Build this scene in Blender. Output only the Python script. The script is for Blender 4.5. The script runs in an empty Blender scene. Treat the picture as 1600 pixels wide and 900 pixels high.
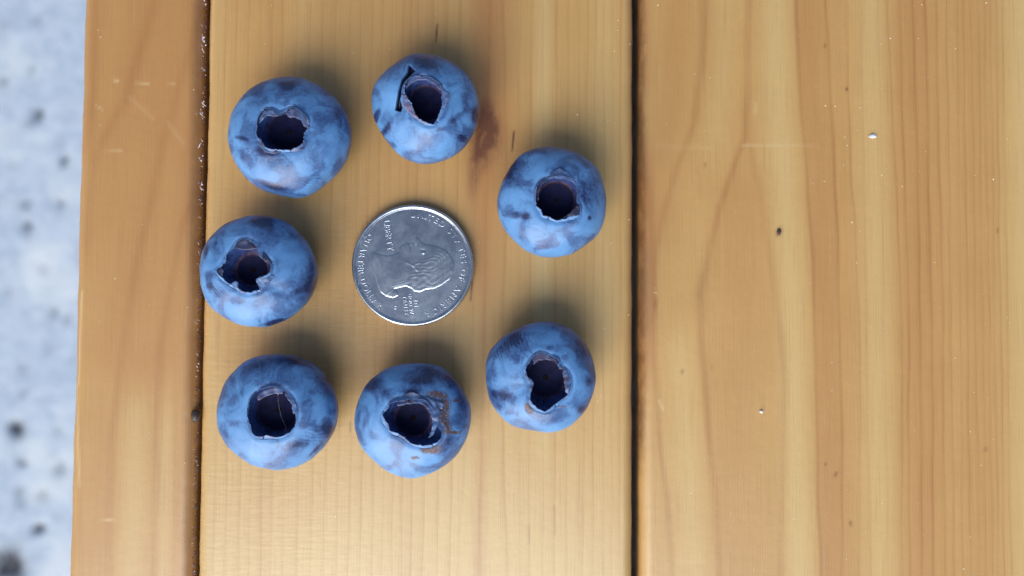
import bpy, bmesh, math, random
import numpy as np
from mathutils import Vector, noise as mnoise

random.seed(7)
rng = np.random.default_rng(11)
MM = 0.001
SC = bpy.context.scene
COL = SC.collection

# ------------------------------------------------------------------ camera
S = 0.0001292                      # metres on the table top per photograph pixel
DIST = 0.157
PITCH = math.radians(2.1)
cam_d = bpy.data.cameras.new('camera')
cam = bpy.data.objects.new('camera', cam_d)
COL.objects.link(cam)
cam.location = (0, -DIST * math.sin(PITCH), DIST * math.cos(PITCH))
cam.rotation_euler = (PITCH, 0, 0)
cam_d.sensor_width = 36
cam_d.lens = 36 * DIST / (1600 * S)
cam_d.clip_start = 0.005
cam_d.clip_end = 50
cam_d.dof.use_dof = True
cam_d.dof.focus_distance = DIST - 0.005
cam_d.dof.aperture_fstop = 11.5
SC.camera = cam

# ------------------------------------------------------------------ daylight and an added lamp
SUN_EL, SUN_AZ = math.radians(28), math.radians(243)   # direction towards the light, azimuth from +x
world = bpy.data.worlds.new('World')
SC.world = world
world.use_nodes = True
wn = world.node_tree
sky = wn.nodes.new('ShaderNodeTexSky')
sky.sky_type = 'NISHITA'
sky.sun_disc = False
sky.sun_elevation = SUN_EL
sky.sun_rotation = math.radians(90) - SUN_AZ
sky.air_density = 1.0
sky.dust_density = 3.0
wn.links.new(sky.outputs['Color'], wn.nodes['Background'].inputs['Color'])
wn.nodes['Background'].inputs['Strength'].default_value = 0.14
sun_d = bpy.data.lights.new('sun', 'SUN')
sun_d.energy = 1.8
sun_d.angle = math.radians(52)
sun_d.color = (1.0, 0.96, 0.91)
sun = bpy.data.objects.new('sun', sun_d)
COL.objects.link(sun)
sv = Vector((math.cos(SUN_EL) * math.cos(SUN_AZ), math.cos(SUN_EL) * math.sin(SUN_AZ), math.sin(SUN_EL)))
sun.rotation_euler = sv.to_track_quat('Z', 'Y').to_euler()
sun.location = sv * 2
# added area lamp below the frame, standing for an open side, for plank sheen
sheen_lamp_d = bpy.data.lights.new('added_sheen_lamp', 'AREA')
sheen_lamp_d.shape = 'RECTANGLE'; sheen_lamp_d.size = 0.44; sheen_lamp_d.size_y = 0.30
sheen_lamp_d.energy = 3.1
sheen_lamp_d.color = (0.82, 0.93, 1.0)
sheen_lamp = bpy.data.objects.new('added_sheen_lamp', sheen_lamp_d)
COL.objects.link(sheen_lamp)
W_ZEN, W_AZ = math.radians(38), math.radians(260)
wv_ = Vector((math.sin(W_ZEN) * math.cos(W_AZ), math.sin(W_ZEN) * math.sin(W_AZ), math.cos(W_ZEN)))
sheen_lamp.location = wv_ * 0.6
sheen_lamp.rotation_euler = wv_.to_track_quat('Z', 'Y').to_euler()
SC.view_settings.view_transform = 'Standard'
SC.view_settings.look = 'None'
SC.view_settings.exposure = -0.02
SC.view_settings.gamma = 1.0

# ------------------------------------------------------------------ measuring helpers
F = DIST / S                       # focal length in photograph pixels
CR, SR = math.cos(PITCH), math.sin(PITCH)
CAMX, CAMY, CAMZ = cam.location

def at(px, py, z=0.0):
    """where the sight line of a photograph pixel meets the level z (arrays allowed)"""
    px = np.asarray(px, float); py = np.asarray(py, float)
    dx = px - 800.0; dy = 450.0 - py; dz = -F
    wx = dx; wy = dy * CR - dz * SR; wz = dy * SR + dz * CR
    t = (z - CAMZ) / wz
    return CAMX + wx * t, CAMY + wy * t

def to_px(x, y, z=0.0):
    x = np.asarray(x, float) - CAMX; y = np.asarray(y, float) - CAMY; z = np.asarray(z, float) - CAMZ
    cy = y * CR + z * SR; cz = -y * SR + z * CR
    return 800 + F * x / -cz, 450 - F * cy / -cz

# ------------------------------------------------------------------ object helpers
def tag(o, label=None, cat=None, group=None, kind=None):
    if label: o['label'] = label
    if cat: o['category'] = cat
    if group: o['group'] = group
    if kind: o['kind'] = kind
    return o

def empty(name, loc=(0, 0, 0)):
    o = bpy.data.objects.new(name, None)
    o.empty_display_size = 0.005
    COL.objects.link(o); o.location = loc
    return o

def mesh_obj(name, verts, faces, mat, parent=None, attrs=None, smooth=True, loc=None):
    me = bpy.data.meshes.new(name)
    me.from_pydata([tuple(map(float, v)) for v in verts], [], faces)
    if attrs:
        for k, a in attrs.items():
            at_ = me.attributes.new(k, 'FLOAT', 'POINT')
            at_.data.foreach_set('value', np.asarray(a, np.float32).ravel())
    if smooth:
        me.polygons.foreach_set('use_smooth', [True] * len(me.polygons))
    me.materials.append(mat)
    me.update()
    o = bpy.data.objects.new(name, me)
    COL.objects.link(o)
    if parent is not None: o.parent = parent
    if loc is not None: o.location = loc
    return o

def grid_faces(nr, nc, wrap=False, flip=False):
    f = []
    last = nc if wrap else nc - 1
    for i in range(nr - 1):
        for j in range(last):
            k = (j + 1) % nc
            q = (i * nc + j, i * nc + k, (i + 1) * nc + k, (i + 1) * nc + j)
            f.append(q[::-1] if flip else q)
    return f

def sstep(a, b, x):
    t = np.clip((np.asarray(x, float) - a) / (b - a), 0, 1)
    return t * t * (3 - 2 * t)

# ------------------------------------------------------------------ material helpers
class NT:
    def __init__(self, name):
        self.m = bpy.data.materials.new(name); self.m.use_nodes = True
        self.t = self.m.node_tree; self.b = self.t.nodes['Principled BSDF']
    def n(self, typ, **kw):
        nd = self.t.nodes.new(typ)
        for k, v in kw.items():
            if k.startswith('i_'):
                nd.inputs[int(k[2:]) if k[2:].isdigit() else k[2:].replace('_', ' ')].default_value = v
            else: setattr(nd, k, v)
        return nd
    def l(self, a, b): self.t.links.new(a, b)
    def put(self, sock, v):
        if isinstance(v, bpy.types.NodeSocket): self.l(v, sock)
        else: sock.default_value = v
    def attr(self, name): return self.n('ShaderNodeAttribute', attribute_name=name).outputs['Fac']
    def math(self, op, a, b=0.0, c=None, clamp=False):
        nd = self.n('ShaderNodeMath', operation=op, use_clamp=clamp)
        self.put(nd.inputs[0], a); self.put(nd.inputs[1], b)
        if c is not None: self.put(nd.inputs[2], c)
        return nd.outputs[0]
    def mix(self, f, a, b, mode='MIX'):
        nd = self.n('ShaderNodeMix', data_type='RGBA', blend_type=mode)
        self.put(nd.inputs[0], f)
        for s, v in ((nd.inputs[6], a), (nd.inputs[7], b)):
            self.put(s, v if isinstance(v, bpy.types.NodeSocket) else (*v, 1.0))
        return nd.outputs[2]
    def coords(self, scale=1000.0, stretch=(1, 1, 1), shift=None):
        tc = self.n('ShaderNodeTexCoord').outputs['Object']
        mp = self.n('ShaderNodeMapping')
        mp.inputs['Scale'].default_value = [scale * s for s in stretch]
        self.l(tc, mp.inputs['Vector'])
        out = mp.outputs[0]
        if shift is not None:
            ad = self.n('ShaderNodeVectorMath', operation='ADD')
            self.l(out, ad.inputs[0]); self.l(shift, ad.inputs[1]); out = ad.outputs[0]
        return out
    def noise(self, vec, scale, detail=3, rough=.5, dist=0.0):
        nd = self.n('ShaderNodeTexNoise'); self.l(vec, nd.inputs['Vector'])
        nd.inputs['Scale'].default_value = scale; nd.inputs['Detail'].default_value = detail
        nd.inputs['Roughness'].default_value = rough; nd.inputs['Distortion'].default_value = dist
        return nd.outputs['Fac']
    def ramp(self, v, a, b, lo=0.0, hi=1.0):
        nd = self.n('ShaderNodeMapRange', interpolation_type='SMOOTHSTEP')
        self.put(nd.inputs[0], v)
        for k, x in zip((1, 2, 3, 4), (a, b, lo, hi)): nd.inputs[k].default_value = x
        return nd.outputs[0]
    def bump(self, h, strength, dist):
        nd = self.n('ShaderNodeBump'); self.l(h, nd.inputs['Height'])
        nd.inputs['Strength'].default_value = strength; nd.inputs['Distance'].default_value = dist
        self.l(nd.outputs[0], self.b.inputs['Normal'])
        return nd

def plain(name, col, rough=.5, metal=0.0, var=.25, scale=2.0):
    w = NT(name); v = w.coords()
    nz = w.noise(v, scale, 4, .6)
    f = w.ramp(nz, .3, .7, 1 - var, 1 + var)
    w.put(w.b.inputs['Base Color'], w.mix(1.0, col, w.n('ShaderNodeCombineXYZ').outputs[0], 'MULTIPLY'))
    cx = w.t.nodes[-2] if False else None
    cc = [n for n in w.t.nodes if n.bl_idname == 'ShaderNodeCombineXYZ'][0]
    for k in range(3): w.l(f, cc.inputs[k])
    w.b.inputs['Roughness'].default_value = rough; w.b.inputs['Metallic'].default_value = metal
    return w.m

# ---- varnished pine
def wood_material():
    w = NT('varnished_pine')
    late, tint, stain, pale, scr_glint, cht = (w.attr(k) for k in ('late', 'tint', 'stain', 'pale', 'scratch_or_glint', 'chatter'))
    v = w.coords()
    fib = w.noise(w.coords(stretch=(5.0, .06, 1.0)), 1.0, 4, .65)
    fib2 = w.noise(w.coords(stretch=(1.1, .02, 1.0)), 1.0, 3, .6)
    chat = w.noise(w.coords(stretch=(.22, 1.5, 1.0)), 1.0, 2, .5, .3)
    chat = w.math('MULTIPLY', w.math('SUBTRACT', chat, .5), cht)
    mott = w.noise(v, .07, 4, .6)
    grit = w.noise(v, 3.2, 2, .6)
    c = w.mix(mott, (0.455, 0.255, 0.078), (0.555, 0.330, 0.112))
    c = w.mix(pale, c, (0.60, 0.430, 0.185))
    c = w.mix(tint, c, (0.400, 0.175, 0.050))
    wob = w.math('MULTIPLY', late, w.ramp(fib2, .25, .75, .65, 1.1), clamp=True)
    c = w.mix(wob, c, (0.300, 0.110, 0.026))
    c = w.mix(w.math('MULTIPLY', w.ramp(fib, .5, .74), .36), c, (0.30, 0.14, 0.045))
    c = w.mix(w.math('MULTIPLY', w.ramp(fib, .48, .2), .16), c, (0.66, 0.47, 0.22))
    c = w.mix(w.math('MULTIPLY', w.ramp(chat, .0, .25), .16), c, (0.62, 0.44, 0.22))
    c = w.mix(w.math('MULTIPLY', w.ramp(grit, .6, .85), .12), c, (0.28, 0.14, 0.05))
    sn = w.math('MULTIPLY', stain, w.ramp(w.noise(w.coords(stretch=(1, .5, 1)), .6, 5, .7), .25, .6, .60, 1.40), clamp=True)
    c = w.mix(sn, c, (0.125, 0.040, 0.012))
    c = w.mix(scr_glint, c, (0.68, 0.50, 0.28))
    w.l(c, w.b.inputs['Base Color'])
    h = w.math('ADD', w.math('MULTIPLY', fib, .5), w.math('ADD', w.math('MULTIPLY', chat, .6), w.math('MULTIPLY', late, .5)))
    h = w.math('ADD', h, w.math('MULTIPLY', w.noise(v, .5, 3), .8))
    w.bump(h, .5, .00013)
    w.l(w.ramp(grit, .3, .8, .36, .52), w.b.inputs['Roughness'])
    w.b.inputs['Specular IOR Level'].default_value = .5
    w.b.inputs['Coat Weight'].default_value = 1.0
    w.b.inputs['Coat Roughness'].default_value = .38
    return w.m

# ---- berry skin with its wax bloom
def berry_material():
    w = NT('blueberry_skin')
    oi = w.n('ShaderNodeObjectInfo')
    sh = w.n('ShaderNodeCombineXYZ')
    w.l(w.math('MULTIPLY', oi.outputs['Random'], 91.0), sh.inputs[0]); w.l(w.math('MULTIPLY', oi.outputs['Random'], 37.0), sh.inputs[1])
    v = w.coords(shift=sh.outputs[0])
    bare, scab, prnt, edge, inner = (w.attr(k) for k in ('bare', 'scab', 'print', 'edge', 'inner'))
    n1 = w.noise(v, .20, 5, .56, .7)
    n2 = w.noise(v, .75, 6, .68, 1.6)
    n3 = w.noise(v, 3.0, 4, .7, .4)
    n4 = w.noise(v, .45, 3, .55, 2.2)
    wv = w.n('ShaderNodeTexWave', wave_type='BANDS', bands_direction='DIAGONAL')
    w.l(v, wv.inputs['Vector']); wv.inputs['Scale'].default_value = .62; wv.inputs['Distortion'].default_value = 4.5
    wv.inputs['Detail'].default_value = 3; wv.inputs['Detail Scale'].default_value = 1.6
    patch = w.math('ADD', bare, w.math('MULTIPLY', w.math('SUBTRACT', n2, .5), 1.5))
    worn_or_sheen = w.math('MULTIPLY', w.ramp(patch, .10, .85), w.ramp(bare, .05, 1.2, .10, .85))
    worn_or_sheen = w.math('ADD', worn_or_sheen, w.math('ADD', w.ramp(n1, .42, .63, 0, .42), w.ramp(n4, .55, .66, 0, .10)))
    worn_or_sheen = w.math('ADD', worn_or_sheen, w.math('ADD', w.ramp(n2, .54, .74, 0, .10), w.ramp(n3, .55, .76, 0, .12)))
    worn_or_sheen = w.math('ADD', worn_or_sheen, w.math('MULTIPLY', prnt, w.math('MULTIPLY', w.ramp(wv.outputs['Fac'], .35, .75, -.04, .6), w.ramp(n2, .35, .6, .3, 1))), clamp=True)
    n5 = w.noise(v, .55, 6, .62, 1.1)
    vein = w.ramp(w.math('ABSOLUTE', w.math('SUBTRACT', n5, .5)), .004, .030, 1.0, 0.0)
    zone = w.math('ADD', w.ramp(n1, .44, .66, 0, .8), w.math('MULTIPLY', bare, .7), clamp=True)
    worn_or_sheen = w.math('ADD', worn_or_sheen, w.math('MULTIPLY', vein, w.math('MULTIPLY', zone, .30)), clamp=True)
    stk = w.noise(w.coords(stretch=(.35, 2.2, 1.0), shift=sh.outputs[0]), 1.0, 4, .65, .6)
    worn_or_sheen = w.math('ADD', worn_or_sheen, w.math('MULTIPLY', w.ramp(stk, .52, .72, 0, .26), zone), clamp=True)
    bl = w.mix(n2, (0.076, 0.192, 0.41), (0.094, 0.232, 0.48))
    bl = w.mix(w.ramp(n1, .54, .30, 0, .40), bl, (0.128, 0.318, 0.62))
    c = w.mix(w.ramp(worn_or_sheen, 0, .62), bl, (0.040, 0.088, 0.225))
    c = w.mix(w.ramp(worn_or_sheen, .60, 1.0), c, (0.014, 0.024, 0.080))
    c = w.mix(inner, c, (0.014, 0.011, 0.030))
    sm = w.math('MULTIPLY', scab, w.ramp(n3, .34, .60, .2, 1.4), clamp=True)
    sm = w.ramp(sm, .34, .85)
    c = w.mix(sm, c, w.mix(w.ramp(n3, .45, .68), (0.045, 0.018, 0.014), (0.22, 0.115, 0.09)))
    c = w.mix(w.math('MULTIPLY', edge, w.ramp(n2, .35, .6, .3, .95)), c, (0.30, 0.235, 0.34))
    w.l(c, w.b.inputs['Base Color'])
    w.l(w.ramp(worn_or_sheen, 0, 1, .46, .30), w.b.inputs['Roughness'])
    w.b.inputs['Specular IOR Level'].default_value = .5
    h = w.math('ADD', w.math('MULTIPLY', n2, .7), w.math('MULTIPLY', n3, .35))
    h = w.math('ADD', h, w.math('MULTIPLY', n4, .9))
    h = w.math('ADD', h, w.math('MULTIPLY', sm, w.math('ADD', 1.0, w.math('MULTIPLY', n3, 2.0))))
    w.bump(h, .28, .00016)
    return w.m

def cup_material():
    w = NT('calyx_hollow')
    v = w.coords()
    ring, deep, blm = w.attr('ring'), w.attr('deep'), w.attr('bloom')
    nz = w.noise(v, .9, 5, .65, .6)
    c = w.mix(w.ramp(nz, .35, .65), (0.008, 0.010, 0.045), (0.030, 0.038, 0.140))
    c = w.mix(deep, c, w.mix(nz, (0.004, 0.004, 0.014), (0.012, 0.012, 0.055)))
    c = w.mix(w.math('MULTIPLY', blm, w.ramp(nz, .3, .6, .35, 1.0)), c, (0.075, 0.135, 0.36))
    c = w.mix(w.math('MULTIPLY', ring, w.ramp(nz, .3, .6, .4, 1.0)), c, (0.150, 0.078, 0.070))
    w.l(c, w.b.inputs['Base Color'])
    w.b.inputs['Roughness'].default_value = .6
    w.b.inputs['Specular IOR Level'].default_value = .08
    w.bump(nz, .4, .00015)
    return w.m

def coin_material():
    w = NT('worn_cupronickel')
    v = w.coords()
    n1 = w.noise(v, .35, 5, .65, .5); n2 = w.noise(v, 2.5, 4, .7)
    sc = w.noise(w.coords(stretch=(6, .5, 1)), 1.2, 2, .5, .5)
    c = w.mix(w.ramp(n1, .35, .65), (0.51, 0.53, 0.585), (0.61, 0.635, 0.68))
    c = w.mix(w.math('MULTIPLY', w.ramp(n2, .50, .75), w.ramp(n1, .42, .62, .1, .55)), c, (0.33, 0.30, 0.29))
    w.l(c, w.b.inputs['Base Color'])
    w.b.inputs['Metallic'].default_value = 1.0
    w.l(w.ramp(n1, .3, .7, .27, .33), w.b.inputs['Roughness'])
    w.bump(w.math('ADD', n2, w.math('MULTIPLY', sc, .4)), .16, .00008)
    return w.m

def concrete_material():
    w = NT('brushed_concrete')
    tc = w.coords(scale=1.0)
    pit = w.attr('pit')
    n1 = w.noise(tc, 14, 5, .6); n2 = w.noise(tc, 55, 5, .7); n3 = w.noise(tc, 220, 3, .6)
    c = w.mix(n1, (0.52, 0.64, 0.80), (0.68, 0.78, 0.90))
    c = w.mix(w.ramp(n2, .38, .62, .55, 0), c, (0.40, 0.51, 0.66))
    c = w.mix(w.ramp(n3, .6, .8, 0, .5), c, (0.20, 0.22, 0.26))
    c = w.mix(w.ramp(w.noise(tc, 9, 4, .6), .5, .66, 0, .8), c, (0.80, 0.87, 0.93))
    c = w.mix(w.math('MULTIPLY', w.math('MULTIPLY', pit, w.ramp(w.noise(tc, 130, 4, .7), .28, .5, .35, 1.3)), .95), c, (0.035, 0.045, 0.065))
    w.l(c, w.b.inputs['Base Color'])
    w.b.inputs['Roughness'].default_value = .65
    w.bump(w.math('SUBTRACT', n2, pit), .5, .003)
    return w.m

M_WOOD = wood_material(); M_SKIN = berry_material(); M_CUP = cup_material()
M_COIN = coin_material(); M_CONC = concrete_material()
M_DUST = plain('pale_dust', (0.78, 0.68, 0.50), .6)
M_LINT = plain('white_lint', (0.62, 0.62, 0.72), .6)
M_DARK = plain('dark_grit', (0.045, 0.032, 0.030), .55, var=.5)
M_FUZZ = plain('violet_fluff', (0.075, 0.05, 0.08), .7, var=.6)

# ------------------------------------------------------------------ concrete floor far below
FZ = -0.62
pits = [(50,107,6,.5),(7,127,8,.7),(58,180,8,.9),(43,193,7,.5),(100,250,8,.9),(97,224,6,.4),(43,317,8,.7),(98,318,8,.7),
        (43,353,8,.8),(85,490,10,.6),(37,577,8,.6),(25,668,11,1.3),(37,613,7,.6),(92,672,6,.5),(33,723,7,.8),(95,732,9,.6),
        (67,773,10,.6),(28,770,10,.6),(62,825,8,1.1),(13,887,26,1.1),(108,497,7,.6),(60,30,7,.4),(20,255,6,.4),(70,420,8,.4),
        (15,455,9,.4),(112,560,6,.5),(36,783,9,.4),(88,805,6,.4),(8,40,9,.3),(75,545,7,.3)]
fx = np.concatenate([[-3, -1.5, -1.0], np.linspace(-.72, -.30, 90), [0, .5, 1.5, 3]])
fy = np.concatenate([[-3, -1.5], np.linspace(-.45, .42, 170), [1.5, 3]])
GX, GY = np.meshgrid(fx, fy)
PX, PY = to_px(GX, GY, FZ)
pit = np.zeros_like(PX)
jx = np.array([[mnoise.noise(Vector((x * 60, y * 60, 0))) for x in fx] for y in fy]) * 7; jy = np.array([[mnoise.noise(Vector((x * 60, y * 60, 9))) for x in fx] for y in fy]) * 7
pits = [(x, y, r, s_ * (.65 if s_ < .75 else 1)) for x, y, r, s_ in pits]
for (x, y, r, s) in pits:
    d2 = ((PX + jx - x) / r) ** 2 + ((PY + jy - y) / (r * 1.1)) ** 2
    pit = np.maximum(pit, s * np.exp(-d2))
vz = FZ - np.clip(pit, 0, 1) * .003
floor = mesh_obj('concrete_floor', np.stack([GX, GY, vz], -1).reshape(-1, 3), grid_faces(len(fy), len(fx)), M_CONC,
                 attrs={'pit': np.clip(pit, 0, 1)})
tag(floor, kind='structure')

# ------------------------------------------------------------------ the wooden table
# grain of the three boards, as lines drawn on the boards (photograph pixels): points, width, one-sided fade, strength
def straight(a, b): return [(a, 0), (b, 900)]
LATE_MID = []
for a, b in [(353,333),(370,351),(390,371),(408,388),(425,406),(443,421),(464,441),(485,462),(506,484),(525,505),(548,524),
             (565,543),(582,562),(598,580),(614,596),(631,611),(643,626),(655,641),(677,660),(698,682),(720,702)]:
    LATE_MID.append((straight(a, b), 1.5, 9, random.uniform(.30, .55)))
LATE_MID += [([(743,0),(746,200),(738,500),(715,900)], 3, 12, .25), ([(765,0),(762,200),(757,440),(753,720),(746,900)], 3.5, 12, .40),
             ([(787,0),(790,200),(788,440),(785,720),(793,900)], 2.5, 10, .42), (straight(809,813), 2, 9, .22),
             ([(831,0),(828,440),(826,900)], 1.8, 10, .40), (straight(849,848), 1.6, 8, .22), ([(869,0),(868,440),(866,900)], 1.8, 10, .45),
             (straight(888,884), 1.6, 8, .35), (straight(905,904), 1.5, 6, .25), ([(919,0),(914,440),(910,900)], 1.5, 6, .35),
             ([(931,0),(927,440),(926,900)], 1.5, 6, .38), (straight(944,942), 1.5, 6, .30), (straight(957,956), 1.5, 6, .2), (straight(970,968), 1.8, 6, .40)]
o3 = lambda pts: [(x + 1000, y) for x, y in pts]
LATE_RIGHT = [
    (o3([(102,-200),(101,0),(97,100),(85,190),(60,260),(38,330),(26,390),(20,460),(14,560)]), 8, -30, .46),
    (o3([(14,250),(20,420),(23,560),(28,640),(33,700),(42,780),(48,860),(52,1000)]), 5.5, 18, .40),
    (o3([(170,-200),(171,0),(169,150),(165,215),(150,250),(125,320),(108,400),(95,460),(97,520),(103,620),(110,700),(120,800),(130,1000)]), 7, -30, .46),
    (o3([(163,130),(166,215),(180,270),(195,340),(210,450),(220,530),(225,600),(222,700),(220,1000)]), 8, 40, .26),
    (o3([(242,-200),(244,0),(248,100),(258,230),(267,360),(273,480),(278,650),(280,800),(286,1000)]), 3.6, -20, .56),
    (o3([(289,-100),(291,0),(297,130),(302,250),(308,370),(313,560),(315,700),(316,1000)]), 3.0, 18, .56),
    (o3([(321,-100),(322,0),(325,150),(330,280),(337,350),(343,560),(343,1000)]), 2, 10, .34),
    (o3([(343,-100),(345,0),(352,400),(362,1000)]), 1.8, 8, .22),
    (o3([(372,0),(380,400),(388,900)]), 1.6, 7, .18),
    (o3([(385,0),(395,200),(403,330),(408,500),(410,900)]), 2, 8, .42),
    (o3([(405,0),(420,500),(421,900)]), 2.2, 8, .46), (o3([(427,0),(438,500),(440,900)]), 2.4, 9, .52),
    (o3([(445,0),(455,450),(459,900)]), 2.4, 8, .60), (o3([(462,0),(473,500),(477,900)]), 2.2, 8, .52), (o3([(479,0),(491,900)]), 1.8, 7, .36)]
for a, b in [(495,505),(505,517),(517,530),(528,541),(538,551),(547,560),(556,570),(566,580)]:
    LATE_RIGHT.append((o3([(a, 0), (b, 900)]), 1.8, 4, random.uniform(.28, .44)))
LATE_RIGHT = [(p_, w_, f_, min(.8, s_ * 1.1)) for p_, w_, f_, s_ in LATE_RIGHT]
LATE_LEFT = [
    ([(262,-150),(240,0),(213,97),(197,150),(173,193),(150,240),(138,330),(132,450)], 11, 26, .30),
    ([(340,-60),(285,117),(267,187),(253,227),(240,300),(217,393),(200,483),(192,550),(182,617),(175,683),(173,750),(168,900)], 9, 24, .30),
    ([(330,230),(285,350),(267,443),(253,533),(248,600),(245,650),(242,750),(238,900)], 8, 22, .34),
    ([(150,-50),(147,60),(143,170),(134,260)], 9, 12, .25), ([(128,640),(124,900)], 5, 12, .2), ([(275,500),(270,900)], 3, 8, .15)]
LATE_LEFT = [(p_, w_, f_, s_ * 1.35) for p_, w_, f_, s_ in LATE_LEFT]
# broad colour bands of the wood itself
TINT_MID = [([(758,60),(766,200),(750,270),(744,340)], 26, .6), ([(560,0),(545,420),(540,640)], 190, .26), ([(765,0),(758,450),(750,900)], 14, .30), ([(330,0),(312,900)], 10, .14), ([(425,0),(406,900)], 14, .12), ([(775,0),(775,180),(755,330),(750,500)], 36, .55),
            ([(985,0),(984,900)], 5, .45), ([(660,0),(640,900)], 30, .12)]
TINT_RIGHT = [(o3([(60,0),(50,150),(30,280),(12,420)]), 34, .45), (o3([(166,250),(160,420),(160,620),(170,900)]), 46, .34),
              (o3([(262,0),(290,500),(298,900)]), 22, .42), (o3([(305,0),(325,500),(328,900)]), 14, .22), (o3([(425,0),(445,900)]), 38, .46), (o3([(520,0),(535,900)]), 40, .30), (o3([(10,200),(12,400),(10,640)]), 12, .65),
              (o3([(10,-50),(10,200)]), 10, .5)]
TINT_LEFT = [([(312,-50),(302,420),(294,900)], 22, .75), ([(225,-50),(210,300),(205,640)], 120, .55), ([(215,500),(205,900)], 110, .22), ([(150,0),(140,160),(130,300)], 22, .40), ([(225,0),(190,200),(150,420)], 22, .22), ([(270,0),(262,200),(225,400),(205,520)], 26, .30), ([(285,200),(270,460),(255,600)], 16, .3),
             ([(150,600),(145,900)], 26, .32), ([(255,-20),(250,300)], 60, .25)]
PALE_MID = [([(850,0),(848,300),(850,900)], 14, .55), ([(478,0),(455,900)], 20, .2), ([(815,600),(818,900)], 16, .35), ([(945,0),(945,900)], 20, .25), ([(345,0),(325,900)], 12, .25)]
PALE_RIGHT = [(o3([(210,-50),(215,150),(235,450),(250,900)]), 24, .55), (o3([(365,0),(378,900)]), 24, .45), (o3([(130,0),(130,100),(110,280)]), 18, .25), (o3([(60,500),(75,700),(85,900)]), 22, .35), (o3([(172,500),(178,900)]), 30, .15)]
PALE_LEFT = [([(215,600),(205,900)], 20, .5), ([(232,500),(225,560)], 14, .3), ([(262,620),(255,900)], 12, .4)]

def line_x(pts, py):
    ys = np.array([p[1] for p in pts], float); xs = np.array([p[0] for p in pts], float)
    X = np.interp(py, ys, xs)
    X = np.where(py < ys[0], xs[0] + (py - ys[0]) * (xs[1] - xs[0]) / (ys[1] - ys[0]), X)
    return np.where(py > ys[-1], xs[-1] + (py - ys[-1]) * (xs[-1] - xs[-2]) / (ys[-1] - ys[-2]), X)

def fades(pts, py):
    ys = [p[1] for p in pts]
    f = np.ones_like(py)
    if ys[0] > 60: f = f * sstep(ys[0] - 10, ys[0] + 60, py)
    if ys[-1] < 840: f = f * (1 - sstep(ys[-1] - 90, ys[-1] + 10, py))
    return f

def late_field(lines, px, py):
    out = np.zeros_like(px)
    for i, (pts, w, soft, s) in enumerate(lines):
        wob = .9 * np.sin(py * .013 + i * 2.1) + .6 * np.sin(py * .041 + i)
        d = px - line_x(pts, py) - wob * min(1, w / 2.5)
        core = np.exp(-(d / w) ** 2)
        side = np.where(d * np.sign(soft) < 0, np.exp(-np.abs(d) / abs(soft)), 0) * .45
        a = s * fades(pts, py) * np.maximum(core, side) * (.85 + .2 * np.sin(py * .017 + i * 1.7))
        out = 1 - (1 - out) * (1 - np.clip(a, 0, 1))
    return out

def band_field(bands, px, py):
    out = np.zeros_like(px)
    for pts, w, s in bands:
        d = (px - line_x(pts, py)) / w
        out = 1 - (1 - out) * (1 - s * fades(pts, py) * np.exp(-d * d))
    return out

def seg_field(segs, px, py):
    out = np.zeros_like(px)
    for (x0, y0, x1, y1, w, s) in segs:
        L = max(1e-6, (x1 - x0) ** 2 + (y1 - y0) ** 2)
        t = np.clip(((px - x0) * (x1 - x0) + (py - y0) * (y1 - y0)) / L, 0, 1)
        d = np.hypot(px - x0 - t * (x1 - x0), py - y0 - t * (y1 - y0))
        out = np.maximum(out, s * np.exp(-(d / w) ** 2))
    return out

def blob_field(blobs, px, py):
    out = np.zeros_like(px)
    for (x, y, rx, ry, rot, s) in blobs:
        c, n = math.cos(math.radians(rot)), math.sin(math.radians(rot))
        u = ((px - x) * c + (py - y) * n) / rx; v = (-(px - x) * n + (py - y) * c) / ry
        out = 1 - (1 - out) * (1 - np.clip(s * np.exp(-(u * u + v * v)), 0, 1))
    return out

table = empty('wooden_table')
tag(table, 'varnished pine table top of three broad honey coloured planks under the blueberries', 'table')
THICK = 0.036

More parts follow.
